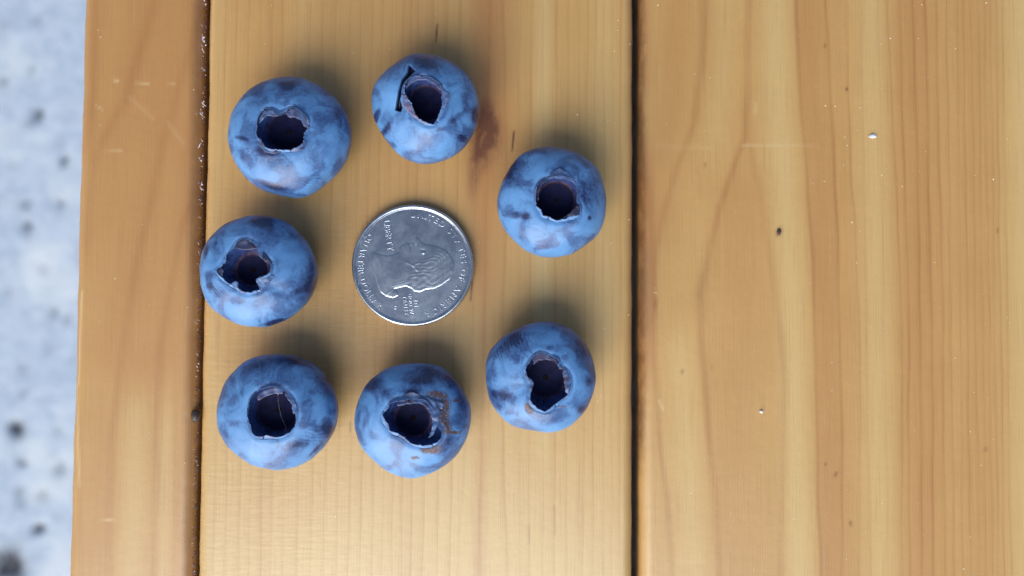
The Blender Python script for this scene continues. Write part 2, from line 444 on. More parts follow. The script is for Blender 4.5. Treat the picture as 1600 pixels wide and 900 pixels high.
def plank(edge_l, edge_r, rad, late, tint, pale, stain_f, scratch_or_glint, label, worn_or_sheen=lambda x, y: 0 * x, chat_f=lambda x, y: 0 * x + .12):
    """edge_*: photograph x of the board's edge at the frame's top and bottom (at table level)"""
    (l0, l1), (r0, r1) = edge_l, edge_r
    pt = lambda x, y: np.array([float(c) for c in at(x, y, 0)])
    La, Lb, Ra, Rb = pt(l0, 0), pt(l1, 900), pt(r0, 0), pt(r1, 900)
    ys = np.concatenate([np.linspace(-.16, -.062, 14), np.arange(-.0612, .0612, .00055), np.linspace(.062, .16, 14)])
    xl = lambda y: La[0] + (y - La[1]) * (Lb[0] - La[0]) / (Lb[1] - La[1])
    xr = lambda y: Ra[0] + (y - Ra[1]) * (Rb[0] - Ra[0]) / (Rb[1] - Ra[1])
    wid = float(xr(0) - xl(0))
    prof = []                                  # (side, offset, z): closed section of the board
    arc = [(rad * (1 - math.sin(a)), rad * (math.cos(a) - 1)) for a in np.linspace(math.pi / 2, 0, 10)]
    prof += [('l', 0.0, -THICK), ('l', 0.0, -THICK * .6), ('l', 0.0, -THICK * .3)]
    prof += [('l', x, z) for x, z in arc[:0:-1]][::-1] if False else []
    for a in np.linspace(0, math.pi / 2, 11):
        prof.append(('l', rad * (1 - math.cos(a)), rad * (math.sin(a) - 1)))
    n = int((wid - 2 * rad) / .00021)
    for t in np.linspace(0, 1, n)[1:-1]:
        prof.append(('t', t, 0.0))
    for a in np.linspace(math.pi / 2, 0, 11):
        prof.append(('r', rad * (1 - math.cos(a)), rad * (math.sin(a) - 1)))
    prof += [('r', 0.0, -THICK * .3), ('r', 0.0, -THICK * .6), ('r', 0.0, -THICK)]
    X = np.zeros((len(ys), len(prof))); Z = np.zeros_like(X)
    Y = np.repeat(ys[:, None], len(prof), 1)
    L, R = xl(ys), xr(ys)
    wv = lambda k: np.array([mnoise.noise(Vector((y * 160, k, 0))) * .00016 + mnoise.noise(Vector((y * 900, k, 3))) * .00005 for y in ys])
    L = L + wv(l0 * .1); R = R + wv(r0 * .1 + 5)
    for j, (s, o, z) in enumerate(prof):
        X[:, j] = L + o if s == 'l' else (R - o if s == 'r' else L + rad + o * (R - L - 2 * rad))
        Z[:, j] = z
    PX, PY = to_px(X, Y, 0.0)                  # the grain runs straight down into the board
    top = Z > -.0095
    at_ = {'late': late_field(late, PX, PY), 'tint': band_field(tint, PX, PY), 'pale': np.maximum(band_field(pale, PX, PY), worn_or_sheen(PX, PY)),
           'stain': stain_f(PX, PY, Z), 'scratch_or_glint': seg_field(scratch_or_glint, PX, PY) * top, 'chatter': chat_f(PX, PY)}
    Z = Z + np.where(top, -.00004 * at_['late'], 0)
    o = mesh_obj('plank', np.stack([X, Y, Z], -1).reshape(-1, 3), grid_faces(len(ys), len(prof), wrap=True), M_WOOD, table, at_)
    o['label'] = label
    return o

side = lambda Z: .93 * sstep(-.0012, -.0055, Z)        # the raw board sides carry a dark red-brown stain
def stain_left(px, py, Z):
    return np.maximum(side(Z) * (px > 200), band_field([([(314,-50),(306,330),(302,480)], 13, .30), ([(306,300),(296,900)], 9, .16)], px, py))
def stain_mid(px, py, Z):
    k = blob_field([(755,200,18,36,4,.85),(767,194,10,26,-14,.70),(759,200,13,28,0,.75),(750,240,17,26,14,.60),(741,275,10,36,6,.40),(757,140,10,44,0,.26),(768,212,20,30,0,.28)], px, py)
    k = 1 - (1 - k) * (1 - seg_field([(803,207,800,235,1.6,.8),(683,40,681,66,1.8,.75),(826,820,827,850,1.2,.28),(866,790,867,835,1.2,.25),
                                      (738,440,735,470,1.6,.7),(547,660,547,676,1.0,.6),(895,330,893,350,1,.3)], px, py))
    return np.maximum(k, side(Z))
def stain_right(px, py, Z):
    k = blob_field([(1217,362,4,6,20,.9),(1112,573,3,3,0,.3),(1066,581,2.5,2.5,0,.7),(1289,71,2,2.5,0,.8),(1323,139,2,3,0,.8),(1306,741,3,4,30,.6),
                    (1329,818,2.5,4,-20,.6),(1559,360,2,2.5,0,.7),(1540,702,3.5,3.5,0,.45),(1102,258,2.5,3,0,.4),(1095,450,12,40,5,.14),(1024,475,3,10,0,.35),(1290,725,2,3,0,.5)], px, py)
    k = 1 - (1 - k) * (1 - band_field([(o3([(2,-50),(3,200),(5,420),(2,680),(0,760)]), 8, .55)], px, py))
    return np.maximum(k, side(Z))

plank((126, 102), (317, 299), .0026, LATE_LEFT, TINT_LEFT, PALE_LEFT, stain_left,
      [(203,153,240,186,3.2,.13),(262,192,286,224,3.2,.13),(212,129,232,131,1.6,.4),(262,129,272,130,1.6,.4),(150,233,190,236,1.4,.25),
       (150,815,180,811,1.2,.45),(118,600,124,760,1.6,.5),(127,455,121,600,1.8,.6),(150,165,160,172,1.5,.35),(178,125,184,127,2,.5)],  # includes the pale highlight painted along the rounded outer edge
      'narrow left plank with slanting orange grain and a rounded outer edge')
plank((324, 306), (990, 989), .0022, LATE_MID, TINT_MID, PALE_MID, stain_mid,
      [(332,0,322,300,2.2,.28)], 'middle plank with fine straight grain and a dark knot stain',  # pale highlight painted along the rounded left edge
      worn_or_sheen=lambda x, y: .6 * sstep(520, 900, y + 60 * np.sin(x * .011)),  # paler lower end: worn finish, with sheen painted in
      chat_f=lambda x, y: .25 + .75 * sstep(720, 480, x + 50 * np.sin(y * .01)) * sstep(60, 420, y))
plank((1000, 999.5), (1760, 1790), .0024, LATE_RIGHT, TINT_RIGHT, PALE_RIGHT + [(o3([(640,0),(652,900)]), 62, .98), (o3([(760,0),(775,900)]), 90, .95)], stain_right,
      [(1026,229,1110,230,1.6,.30),(1160,227,1280,229,1.6,.26),(1180,178,1182,160,3,.2),(1030,626,1036,640,2,.4),(1058,876,1100,877,1.5,.2)],
      'wide right plank with a flame shaped grain figure and a pale right margin')
bx = mesh_obj('batten', [(x, y, z) for x in (-.10, .13) for y in (.085, .135) for z in (-THICK - .024, -THICK - .0005)],
              [(0,1,3,2),(4,6,7,5),(0,4,5,1),(2,3,7,6),(0,2,6,4),(1,5,7,3)], M_WOOD, table, smooth=False)

# ------------------------------------------------------------------ the coin
CR_ = 0.02426 / 2
coin_x, coin_y = (float(c) for c in at(645, 414.5, 0.0017))
coin = empty('coin', (coin_x, coin_y, 0.0003))
tag(coin, 'round silver quarter dollar coin lying heads up inside the ring of blueberries', 'coin')
FLD = 0.00142
def coin_lathe():
    nt = 476
    th = np.linspace(0, 2 * math.pi, nt, endpoint=False)
    reed = .00006 * np.where(np.arange(nt) % 4 < 2, 1.0, -1.0)
    prof = [(0.0, 0.0), (.6, 0), (.97, 0), (.992, .00008), (1.0, .00025), (1.0, .0008), (1.0, .00150), (.996, .00166), (.985, .00175), (.972, .00178),
            (.958, .00176), (.951, .00172), (.946, .00166), (.938, .00148), (.935, .00144), (.932, FLD), (.926, FLD), (.80, FLD), (.6, FLD), (.4, FLD), (.2, FLD), (0.0, FLD)]
    v = []
    for r, z in prof:
        rr = CR_ * r + (reed if (r == 1.0) else 0)
        v += list(zip(rr * np.cos(th), rr * np.sin(th), np.full(nt, z)))
    return v, grid_faces(len(prof), nt, wrap=True)
mesh_obj('disc', *coin_lathe(), M_COIN, coin)

def cl(zx, zy): return (zx - 450) / 372 * CR_, (448 - zy) / 372 * CR_
HEAD = [(205,360),(200,420),(208,490),(228,560),(250,612),(285,638),(330,650),(366,632),(358,604),(335,594),(372,585),(410,577),(440,590),(465,611),
        (500,612),(530,597),(580,592),(630,570),(680,533),(702,490),(706,440),(690,395),(655,352),(612,333),(565,322),(528,316),(505,304),(488,280),
        (472,268),(460,280),(462,300),(452,312),(440,303),(428,314),(418,306),(404,320),(385,318),(366,338),(358,366),(330,380),(290,388),(245,376)]
hp = np.array([cl(*p) for p in HEAD])
def poly_dist(P, X, Y):
    inside = np.zeros(X.shape, bool); d = np.full(X.shape, 1e9)
    for i in range(len(P)):
        (x0, y0), (x1, y1) = P[i], P[(i + 1) % len(P)]
        c = ((y0 > Y) != (y1 > Y)) & (X < (x1 - x0) * (Y - y0) / (y1 - y0 + 1e-15) + x0)
        inside ^= c
        t = np.clip(((X - x0) * (x1 - x0) + (Y - y0) * (y1 - y0)) / ((x1 - x0) ** 2 + (y1 - y0) ** 2), 0, 1)
        d = np.minimum(d, np.hypot(X - x0 - t * (x1 - x0), Y - y0 - t * (y1 - y0)))
    return np.where(inside, d, -d)
def portrait():
    st = .00009
    xs = np.arange(hp[:, 0].min() - st * 3, hp[:, 0].max() + st * 3, st); ys = np.arange(hp[:, 1].min() - st * 3, hp[:, 1].max() + st * 3, st)
    X, Y = np.meshgrid(xs, ys)
    d = poly_dist(hp, X, Y)
    h = .00008 * np.sqrt(np.clip(d / .0030, 0, 1)) + .000038 * sstep(0, .00024, d)
    zx = X / CR_ * 372 + 450; zy = 448 - Y / CR_ * 372
    ear = np.hypot((zx - 470) / 36, (zy - 455) / 30)
    hair = sstep(450, 500, zx + .55 * (zy - 430)) * sstep(370, 420, zy + .45 * (zx - 540))
    ph = d / .00030 + 1.5 * np.sin(zx * .035) + 1.2 * np.sin(zy * .05 + zx * .02)
    h += hair * (.000007 * np.sin(ph * 2.1) + .000005 * np.sin(zx * .11 + zy * .16))
    h += .00005 * np.exp(-((zx - 640) / 26) ** 2 - ((zy - 372) / 22) ** 2)          # roll of hair over the brow
    h -= .00005 * np.exp(-((zx - 512) / 16) ** 2 - ((zy - 356) / 10) ** 2)          # eye socket
    h += .00009 * np.exp(-((zx - 516) / 9) ** 2 - ((zy - 372) / 7) ** 2)
    h += .00006 * np.exp(-((zx - 470) / 8) ** 2 - ((zy - 300) / 20) ** 2)
    h -= .00007 * np.exp(-((zx - 436) / 4) ** 2 - ((zy - 336) / 22) ** 2)
    for (x0, y0, x1, y1, w, s) in [(415,432,455,452,6,.00009),(455,452,482,482,6,.00010),(455,445,500,430,6,.00006),(300,395,410,425,16,.00005),(240,400,262,470,10,.00005),
                                   (330,575,420,552,5,.00006),(340,560,430,535,4,.00005),(285,630,335,592,4,.00007)]:
        L = (x1 - x0) ** 2 + (y1 - y0) ** 2
        t = np.clip(((zx - x0) * (x1 - x0) + (zy - y0) * (y1 - y0)) / L, 0, 1)
        dd = np.hypot(zx - x0 - t * (x1 - x0), zy - y0 - t * (y1 - y0))
        h += .30 * s * np.exp(-(dd / w) ** 2)
    Z = FLD + np.where(d > 0, h, -.00006)
    keep = d > -st * 1.6
    idx = -np.ones(X.shape, int); idx[keep] = np.arange(keep.sum())
    V = np.stack([X[keep], Y[keep], Z[keep]], -1)
    Fc = []
    nr, nc = X.shape
    for i in range(nr - 1):
        for j in range(nc - 1):
            q = (idx[i, j], idx[i, j + 1], idx[i + 1, j + 1], idx[i + 1, j])
            if min(q) >= 0: Fc.append(tuple(int(k) for k in q))
    return V, Fc
mesh_obj('portrait', *portrait(), M_COIN, coin)['label'] = 'raised profile head of a man with tied back hair facing up'

def glyph(ch, size):
    cu = bpy.data.curves.new('letter', 'FONT')
    cu.body = ch; cu.size = size; cu.align_x = 'CENTER'
    cu.extrude = .00004; cu.bevel_depth = .000035; cu.bevel_resolution = 1; cu.resolution_u = 3; cu.offset = .00002
    o = bpy.data.objects.new('letter', cu); COL.objects.link(o)
    bpy.context.view_layer.update()
    me = bpy.data.meshes.new_from_object(o)
    v = np.array([p.co[:] for p in me.vertices]) if len(me.vertices) else np.zeros((0, 3))
    f = [tuple(p.vertices) for p in me.polygons]
    w = (v[:, 0].max() - v[:, 0].min()) if len(v) else size * .3
    if len(v): v[:, 0] -= (v[:, 0].max() + v[:, 0].min()) / 2
    bpy.data.objects.remove(o); bpy.data.curves.remove(cu); bpy.data.meshes.remove(me)
    return v, f, w
GL = {}
def g(ch, size):
    if (ch, size) not in GL: GL[(ch, size)] = glyph(ch, size)
    return GL[(ch, size)]

def lettering(name_label, placed, size):
    V, Fc = [], []
    for ch, x, y, rot in placed:
        v, f, w = g(ch, size)
        c, s = math.cos(rot), math.sin(rot)
        o = len(V)
        for p in v:
            px, py = p[0], p[1] - size * .35
            V.append((x + px * c - py * s, y + px * s + py * c, FLD + .00004 + p[2]))
        Fc += [tuple(i + o for i in q) for q in f]
    o = mesh_obj('lettering', V, Fc, M_COIN, coin, smooth=False)
    o['label'] = name_label

def arc_text(text, a0, a1, r, size, inward=False):
    """letters spread between two angles (degrees); one part per word"""
    gap = size * .17
    ws = [g(c, size)[2] + gap if c != ' ' else size * .42 for c in text]
    tot = sum(ws) - gap
    pos, acc = [], 0.0
    for c, w in zip(text, ws):
        pos.append((acc + (w - gap) / 2) / tot); acc += w
    word = []
    for c, t in zip(text + ' ', pos + [0]):
        if c == ' ':
            lettering('raised word ' + ''.join(k[0] for k in word) + ' along the rim', word, size); word = []
        else:
            a = math.radians(a0 + (a1 - a0) * t)
            word.append((c, r * math.cos(a), r * math.sin(a), a + (math.pi / 2 if inward else -math.pi / 2)))
arc_text('UNITED STATES OF AMERICA', 93, -76, CR_ * .842, .00165)
arc_text('QUARTER DOLLAR', 143.5, 234, CR_ * .852, .00165, inward=True)
def line_text(text, p0, p1, size, label):
    (x0, y0), (x1, y1) = cl(*p0), cl(*p1)
    rot = math.atan2(y1 - y0, x1 - x0)
    gap = size * .12
    ws = [g(c, size)[2] + gap if c != ' ' else size * .35 for c in text]
    tot = sum(ws) - gap; acc = 0; out = []
    for c, w in zip(text, ws):
        t = (acc + (w - gap) / 2) / tot; acc += w
        if c != ' ': out.append((c, x0 + (x1 - x0) * t, y0 + (y1 - y0) * t, rot))
    lettering(label, out, size)
line_text('LIBERTY', (288, 172), (316, 358), .00165, 'raised word LIBERTY in front of the chin')
line_text('IN', (470, 660), (474, 705), .00100, 'raised word IN beside the hair')
line_text('GOD WE', (433, 620), (450, 765), .00100, 'raised words GOD WE beside the hair')
line_text('TRUST', (401, 632), (415, 755), .00100, 'raised word TRUST beside the hair')
line_text('D', (346, 697), (348, 716), .00095, 'small raised mint mark letter D')

# ------------------------------------------------------------------ the blueberries
NTH = 240
TH = np.linspace(0, 2 * math.pi, NTH, endpoint=False)
def polar(P, c):
    """radius of outline P (world xy) about c for every angle TH"""
    d = P - c
    a = np.arctan2(d[:, 1], d[:, 0]); r = np.hypot(d[:, 0], d[:, 1])
    o = np.argsort(a); a, r = a[o], r[o]
    return np.interp(TH, np.concatenate([a - 2 * math.pi, a, a + 2 * math.pi]) % (6 * math.pi) if False else np.concatenate([a - 2 * math.pi, a, a + 2 * math.pi, a + 4 * math.pi]), np.tile(r, 4))
def smooth(a, s):
    k = np.arange(-int(3 * s), int(3 * s) + 1); w = np.exp(-.5 * (k / s) ** 2); w /= w.sum()
    return sum(wi * np.roll(a, ki) for ki, wi in zip(k, w))
def maxf(a, n): return np.max([np.roll(a, k) for k in range(-n, n + 1)], 0)

BERRIES = [
 dict(ring=.1, fr=.82, org=(340,100), s=3.913, label='largest blueberry, upper left of the ring, crown edged with small pale flaps',
  out=[(450,90),(560,105),(660,150),(740,240),(795,340),(818,440),(800,540),(750,640),(660,720),(580,790),(490,818),(400,805),(300,780),(200,710),(120,610),(85,500),(85,400),(105,300),(160,215),(240,150),(340,105)],
  hole=[(255,330),(290,282),(330,282),(375,318),(425,290),(475,273),(515,305),(558,340),(555,390),(535,430),(530,490),(480,520),(420,528),(365,525),(310,520),(275,480),(245,440),(250,390)],
  floor=(410,395), notch=(75, 140, 215, 290, 5), lift=(1.3,.9,.6,.6,1.0),
  bare=[(430,140,75,45,10,.7),(250,180,55,30,-25,.55),(760,450,60,70,20,.45),(740,320,30,60,-20,.5),(150,455,55,16,10,.75),(300,540,90,35,15,.75),(200,600,50,70,-40,.55),(320,740,110,22,18,.9),(160,560,22,45,-30,.7),(600,270,110,90,30,.35),(540,160,40,25,0,.4),(500,800,60,16,0,.5),(420,250,70,20,0,.45)],
  flaps=[([(420,300),(445,280),(475,270),(515,302),(562,340),(560,390),(530,385),(512,345),(470,330),(440,330)], .0006, .35, .25), ([(252,335),(288,282),(332,280),(382,322),(350,325),(312,318),(278,345),(258,365)], .0006, .25, .35), ([(240,440),(262,455),(300,515),(365,528),(400,535),(350,552),(290,540),(245,495)], .0004, .15, .35), ([(455,520),(525,490),(538,450),(548,480),(530,520),(490,535)], .0003, .2, .3)],
  prints=[(600,720,110,60,-20,.6)], scab=[], crack=None),
 dict(ring=.5, fr=.86, org=(560,70), s=4.5, label='blueberry at the top of the ring with a split beside its crown',
  out=[(420,75),(520,85),(620,120),(720,170),(800,260),(845,370),(850,470),(820,600),(760,700),(660,780),(560,820),(460,835),(360,810),(270,750),(200,670),(130,560),(100,430),(105,330),(160,240),(240,160),(330,95)],
  hole=[(330,350),(335,290),(375,245),(430,225),(500,240),(560,270),(582,310),(585,380),(588,440),(570,490),(550,530),(525,565),(480,550),(430,525),(400,490),(380,420),(350,380)],
  floor=(470,390), notch=(30, 95, 165, 230, 300), lift=(1.0,1.2,.8,.5,.6),
  bare=[(480,130,120,45,12,.75),(820,500,24,55,5,1.3),(125,510,22,70,20,1.1),(770,330,60,110,-10,.5),(690,510,110,28,-38,.6),(730,660,40,30,30,.8),(190,600,25,80,35,.8),(230,500,50,40,0,.35),(500,800,80,22,0,.45),(650,210,100,60,30,.35),(570,600,40,25,0,.45),(240,700,50,20,40,.6)],
  flaps=[([(305,350),(335,355),(378,420),(402,490),(432,527),(390,512),(345,470),(315,430)], .0005, .75, .0), ([(350,250),(400,215),(470,222),(545,255),(588,300),(580,325),(545,285),(480,250),(420,245),(370,275),(335,310)], .0005, .35, .0), ([(585,300),(640,345),(640,385),(610,440),(588,440),(600,385)], .0003, .35, .05)],
  prints=[(740,640,70,50,0,.5)], scab=[(335,420,22,40,-30,.55),(400,500,50,12,35,.4)],
  crack=[(358,145),(395,182),(372,205),(338,240),(318,290),(300,335),(288,380),(304,440),(296,465),(264,456),(274,385),(288,310),(310,240),(350,190)]),
 dict(ring=.9, fr=.84, org=(760,210), s=4.286, label='blueberry at the upper right of the ring, close to the dark gap, crown hollow squarish',
  out=[(400,92),(500,95),(610,125),(700,195),(760,280),(795,370),(803,460),(780,580),(730,680),(650,750),(560,805),(460,825),(370,822),(280,785),(190,715),(120,640),(85,560),(72,460),(90,370),(130,280),(190,190),(280,115)],
  hole=[(335,370),(365,315),(405,292),(415,300),(470,285),(530,290),(585,310),(600,370),(600,440),(605,470),(628,480),(615,540),(560,550),(510,570),(465,578),(420,550),(372,545),(370,510),(335,480),(330,430)],
  floor=(470,430), notch=(45, 120, 195, 245, 325), lift=(.8,1.3,.6,.5,.5),
  bare=[(220,200,70,50,-30,.6),(150,300,40,80,20,.6),(270,330,80,30,0,.55),(200,540,30,24,0,.95),(262,545,34,26,0,.95),(150,500,40,70,0,.5),(700,300,100,110,0,.5),(680,430,80,60,30,.5),(320,640,100,25,10,.4),(380,755,90,22,-10,.55),(690,560,14,14,0,1.0),(560,580,70,40,20,.5),(490,240,80,40,0,.55),(270,470,60,60,0,.4),(700,700,70,40,-40,.4)],
  flaps=[([(412,298),(440,245),(490,222),(540,250),(592,296),(600,345),(575,315),(530,298),(470,292)], .0005, .15, .05), ([(335,360),(368,310),(410,288),(412,310),(375,335),(350,390),(350,450),(335,430)], .0003, .1, .55), ([(515,560),(560,525),(605,475),(630,482),(615,542),(560,552)], .0004, .05, .72)],
  prints=[(260,170,80,50,0,.5),(110,320,40,80,0,.6)], scab=[(300,540,16,10,0,.4)], crack=None),
 dict(ring=.6, fr=.66, org=(300,320), s=4.286, label='blueberry at the left of the ring whose hollow is a jagged star',
  out=[(440,75),(530,80),(620,105),(710,175),(780,270),(825,360),(840,450),(825,550),(770,650),(690,730),(600,785),(500,815),(400,815),(300,795),(200,740),(120,660),(85,570),(72,460),(80,350),(110,260),(180,180),(260,125),(350,90)],
  hole=[(165,440),(200,420),(235,380),(235,340),(290,290),(310,245),(350,228),(390,245),(450,285),(455,340),(490,375),(530,400),(535,440),(520,465),(440,495),(435,520),(465,570),(420,575),(380,588),(340,575),(315,555),(312,515),(290,520),(265,535),(215,495),(190,475)],
  floor=(385,430), notch=(20, 75, 150, 222, 300), lift=(.9,.5,.3,.9,1.0),
  bare=[(470,115,90,35,0,.7),(120,470,45,35,0,.7),(95,310,18,50,10,.9),(120,540,28,45,0,.7),(560,785,90,20,-14,.95),(800,420,50,140,0,.55),(700,580,110,30,-28,.5),(560,180,140,90,20,.45),(380,255,70,30,0,.4),(560,380,50,60,0,.5),(160,260,30,24,0,.4),(790,560,40,60,20,.6),(250,540,60,14,25,.35)],
  flaps=[([(292,292),(312,245),(350,226),(392,245),(452,288),(400,300),(340,300)], .0004, .12, .6), ([(438,495),(475,475),(520,462),(550,475),(520,520),(466,572),(450,540)], .0006, .15, .0), ([(258,532),(290,512),(316,514),(316,558),(345,578),(300,572)], .0006, .15, .0), ([(455,300),(500,330),(535,385),(530,402),(488,378),(460,345)], .0004, .1, .72), ([(165,440),(202,418),(215,440),(205,480),(188,475)], .0004, .1, .6)],
  prints=[(170,590,80,60,20,.55)], scab=[], crack=None),
 dict(ring=.25, fr=.80, org=(325,535), s=4.286, label='blueberry at the lower left of the ring with a fine hair across its hollow',
  out=[(430,80),(530,85),(630,105),(730,160),(790,240),(840,330),(865,430),(862,520),(840,610),(780,690),(700,770),(620,825),(520,852),(430,845),(330,815),(230,755),(140,680),(90,580),(80,480),(100,370),(130,260),(190,180),(270,120),(350,92)],
  hole=[(270,470),(285,420),(300,360),(340,320),(400,300),(440,292),(470,300),(500,320),(550,350),(590,420),(592,480),(585,560),(550,600),(500,625),(450,632),(400,618),(340,628),(305,600),(295,555),(275,520)],
  floor=(445,465), notch=(55, 125, 200, 255, 330), lift=(.9,.9,.8,.4,.5),
  bare=[(560,120,120,40,10,.75),(340,150,110,45,-15,.55),(170,260,40,60,10,.6),(800,300,60,120,-15,.6),(800,560,45,70,-10,.9),(600,680,90,40,-15,.65),(170,540,70,40,0,.55),(680,230,110,90,0,.4),(720,720,90,14,-45,.7),(330,270,50,40,0,.45),(680,400,40,60,0,.45),(450,290,70,18,0,.7),(120,610,20,70,-15,.45)],
  flaps=[([(340,345),(385,318),(440,300),(500,318),(505,345),(440,345),(380,365),(345,390),(330,375)], .0003, .45, .1), ([(505,325),(550,350),(592,420),(592,485),(572,470),(560,410),(530,370)], .0004, .2, .0)],
  prints=[(690,610,90,70,30,.5)], scab=[(430,660,26,10,0,.3),(420,335,60,10,-8,.2)], crack=None),
 dict(ring=.5, fr=.70, org=(540,550), s=4.286, label='blueberry at the bottom of the ring with brown scabs round its crown',
  out=[(440,78),(540,80),(640,100),(730,165),(790,260),(830,350),(842,440),(825,540),(780,630),(720,710),(640,770),(540,820),(450,840),(370,830),(270,790),(180,720),(110,630),(80,530),(72,440),(90,320),(140,220),(220,140),(320,95)],
  hole=[(248,420),(290,375),(300,342),(370,325),(450,320),(530,318),(575,365),(598,430),(596,485),(625,500),(648,550),(620,600),(560,620),(500,622),(430,600),(400,570),(350,540),(300,525),(290,480)],
  floor=(435,455), notch=(25, 95, 160, 220, 310), lift=(1.2,1.4,.6,.5,.3),
  bare=[(190,220,80,50,-35,.85),(480,190,130,55,0,.7),(580,150,90,50,10,.6),(720,190,80,60,40,.7),(780,340,40,110,-12,.75),(640,670,60,50,0,.5),(740,420,50,60,0,.4),(440,265,80,24,0,.8),(590,340,70,40,40,.3),(260,280,50,40,0,.5),(120,480,20,60,0,.3),(690,590,40,60,30,.5)],
  flaps=[([(340,345),(430,335),(500,318),(545,292),(600,330),(640,400),(625,480),(585,560),(555,575),(585,490),(572,415),(540,360),(490,340),(420,345),(350,362)], .0007, .12, .0), ([(360,330),(385,285),(440,262),(500,285),(530,300),(495,320),(430,335)], .0003, .08, .45), ([(570,300),(620,325),(656,345),(648,390),(615,370)], .0003, .1, .15)],
  prints=[(560,170,70,40,0,.6),(700,220,50,60,0,.5)], scab=[(600,285,60,28,10,1.3),(670,350,34,60,20,1.25),(745,325,30,16,-25,1.0),(650,440,42,60,10,1.3),(665,510,48,34,0,1.3),(735,540,55,12,0,1.2),(585,645,58,36,-25,1.4),(530,655,30,20,0,1.2),(465,708,34,14,-10,.95)], crack=None),
 dict(ring=.3, fr=.80, org=(740,485), s=4.39, label='blueberry at the lower right of the ring with a pink nick below its crown',
  out=[(500,75),(590,90),(680,140),(760,230),(815,330),(840,430),(835,520),(800,610),(750,700),(680,775),(590,815),(500,828),(390,815),(290,790),(200,725),(130,640),(95,540),(85,430),(95,340),(140,250),(210,180),(310,115),(400,85)],
  hole=[(355,410),(380,360),(415,310),(450,290),(500,300),(545,320),(590,345),(572,375),(595,405),(630,405),(665,470),(665,530),(640,580),(600,610),(545,650),(490,692),(440,670),(400,630),(385,600),(400,540),(412,500),(400,475),(365,450)],
  floor=(497,468), notch=(35, 80, 145, 200, 290), lift=(1.0,.4,.5,.9,.4),
  bare=[(260,210,110,50,-30,.7),(300,330,60,50,0,.65),(550,120,110,40,10,.45),(740,250,90,110,-20,.6),(230,590,90,45,20,.65),(130,600,40,60,0,.55),(520,260,60,30,0,.55),(790,490,30,40,0,.65),(140,420,40,70,0,.45),(280,460,60,40,0,.45),(560,750,70,40,0,.45),(740,680,30,40,45,.7),(170,660,40,30,40,.6),(620,330,40,40,0,.5)],
  flaps=[([(610,410),(632,403),(668,470),(664,535),(645,580),(630,560),(622,500),(615,450)], .0005, .25, .05), ([(545,320),(570,330),(615,400),(592,408),(572,375)], .0004, .1, .72), ([(355,412),(365,450),(402,475),(415,500),(400,545),(385,560),(375,500),(345,450)], .0004, .15, .0), ([(415,310),(450,288),(500,298),(545,318),(548,345),(500,335),(450,345),(410,370)], .0003, .35, .4)],
  prints=[(270,210,110,60,0,.95),(160,290,50,70,0,.8)], scab=[(385,665,34,48,-15,1.35),(615,660,60,10,-10,.75),(550,690,40,8,-15,.6),(590,200,0.1,0.1,0,0)], crack=None),
]

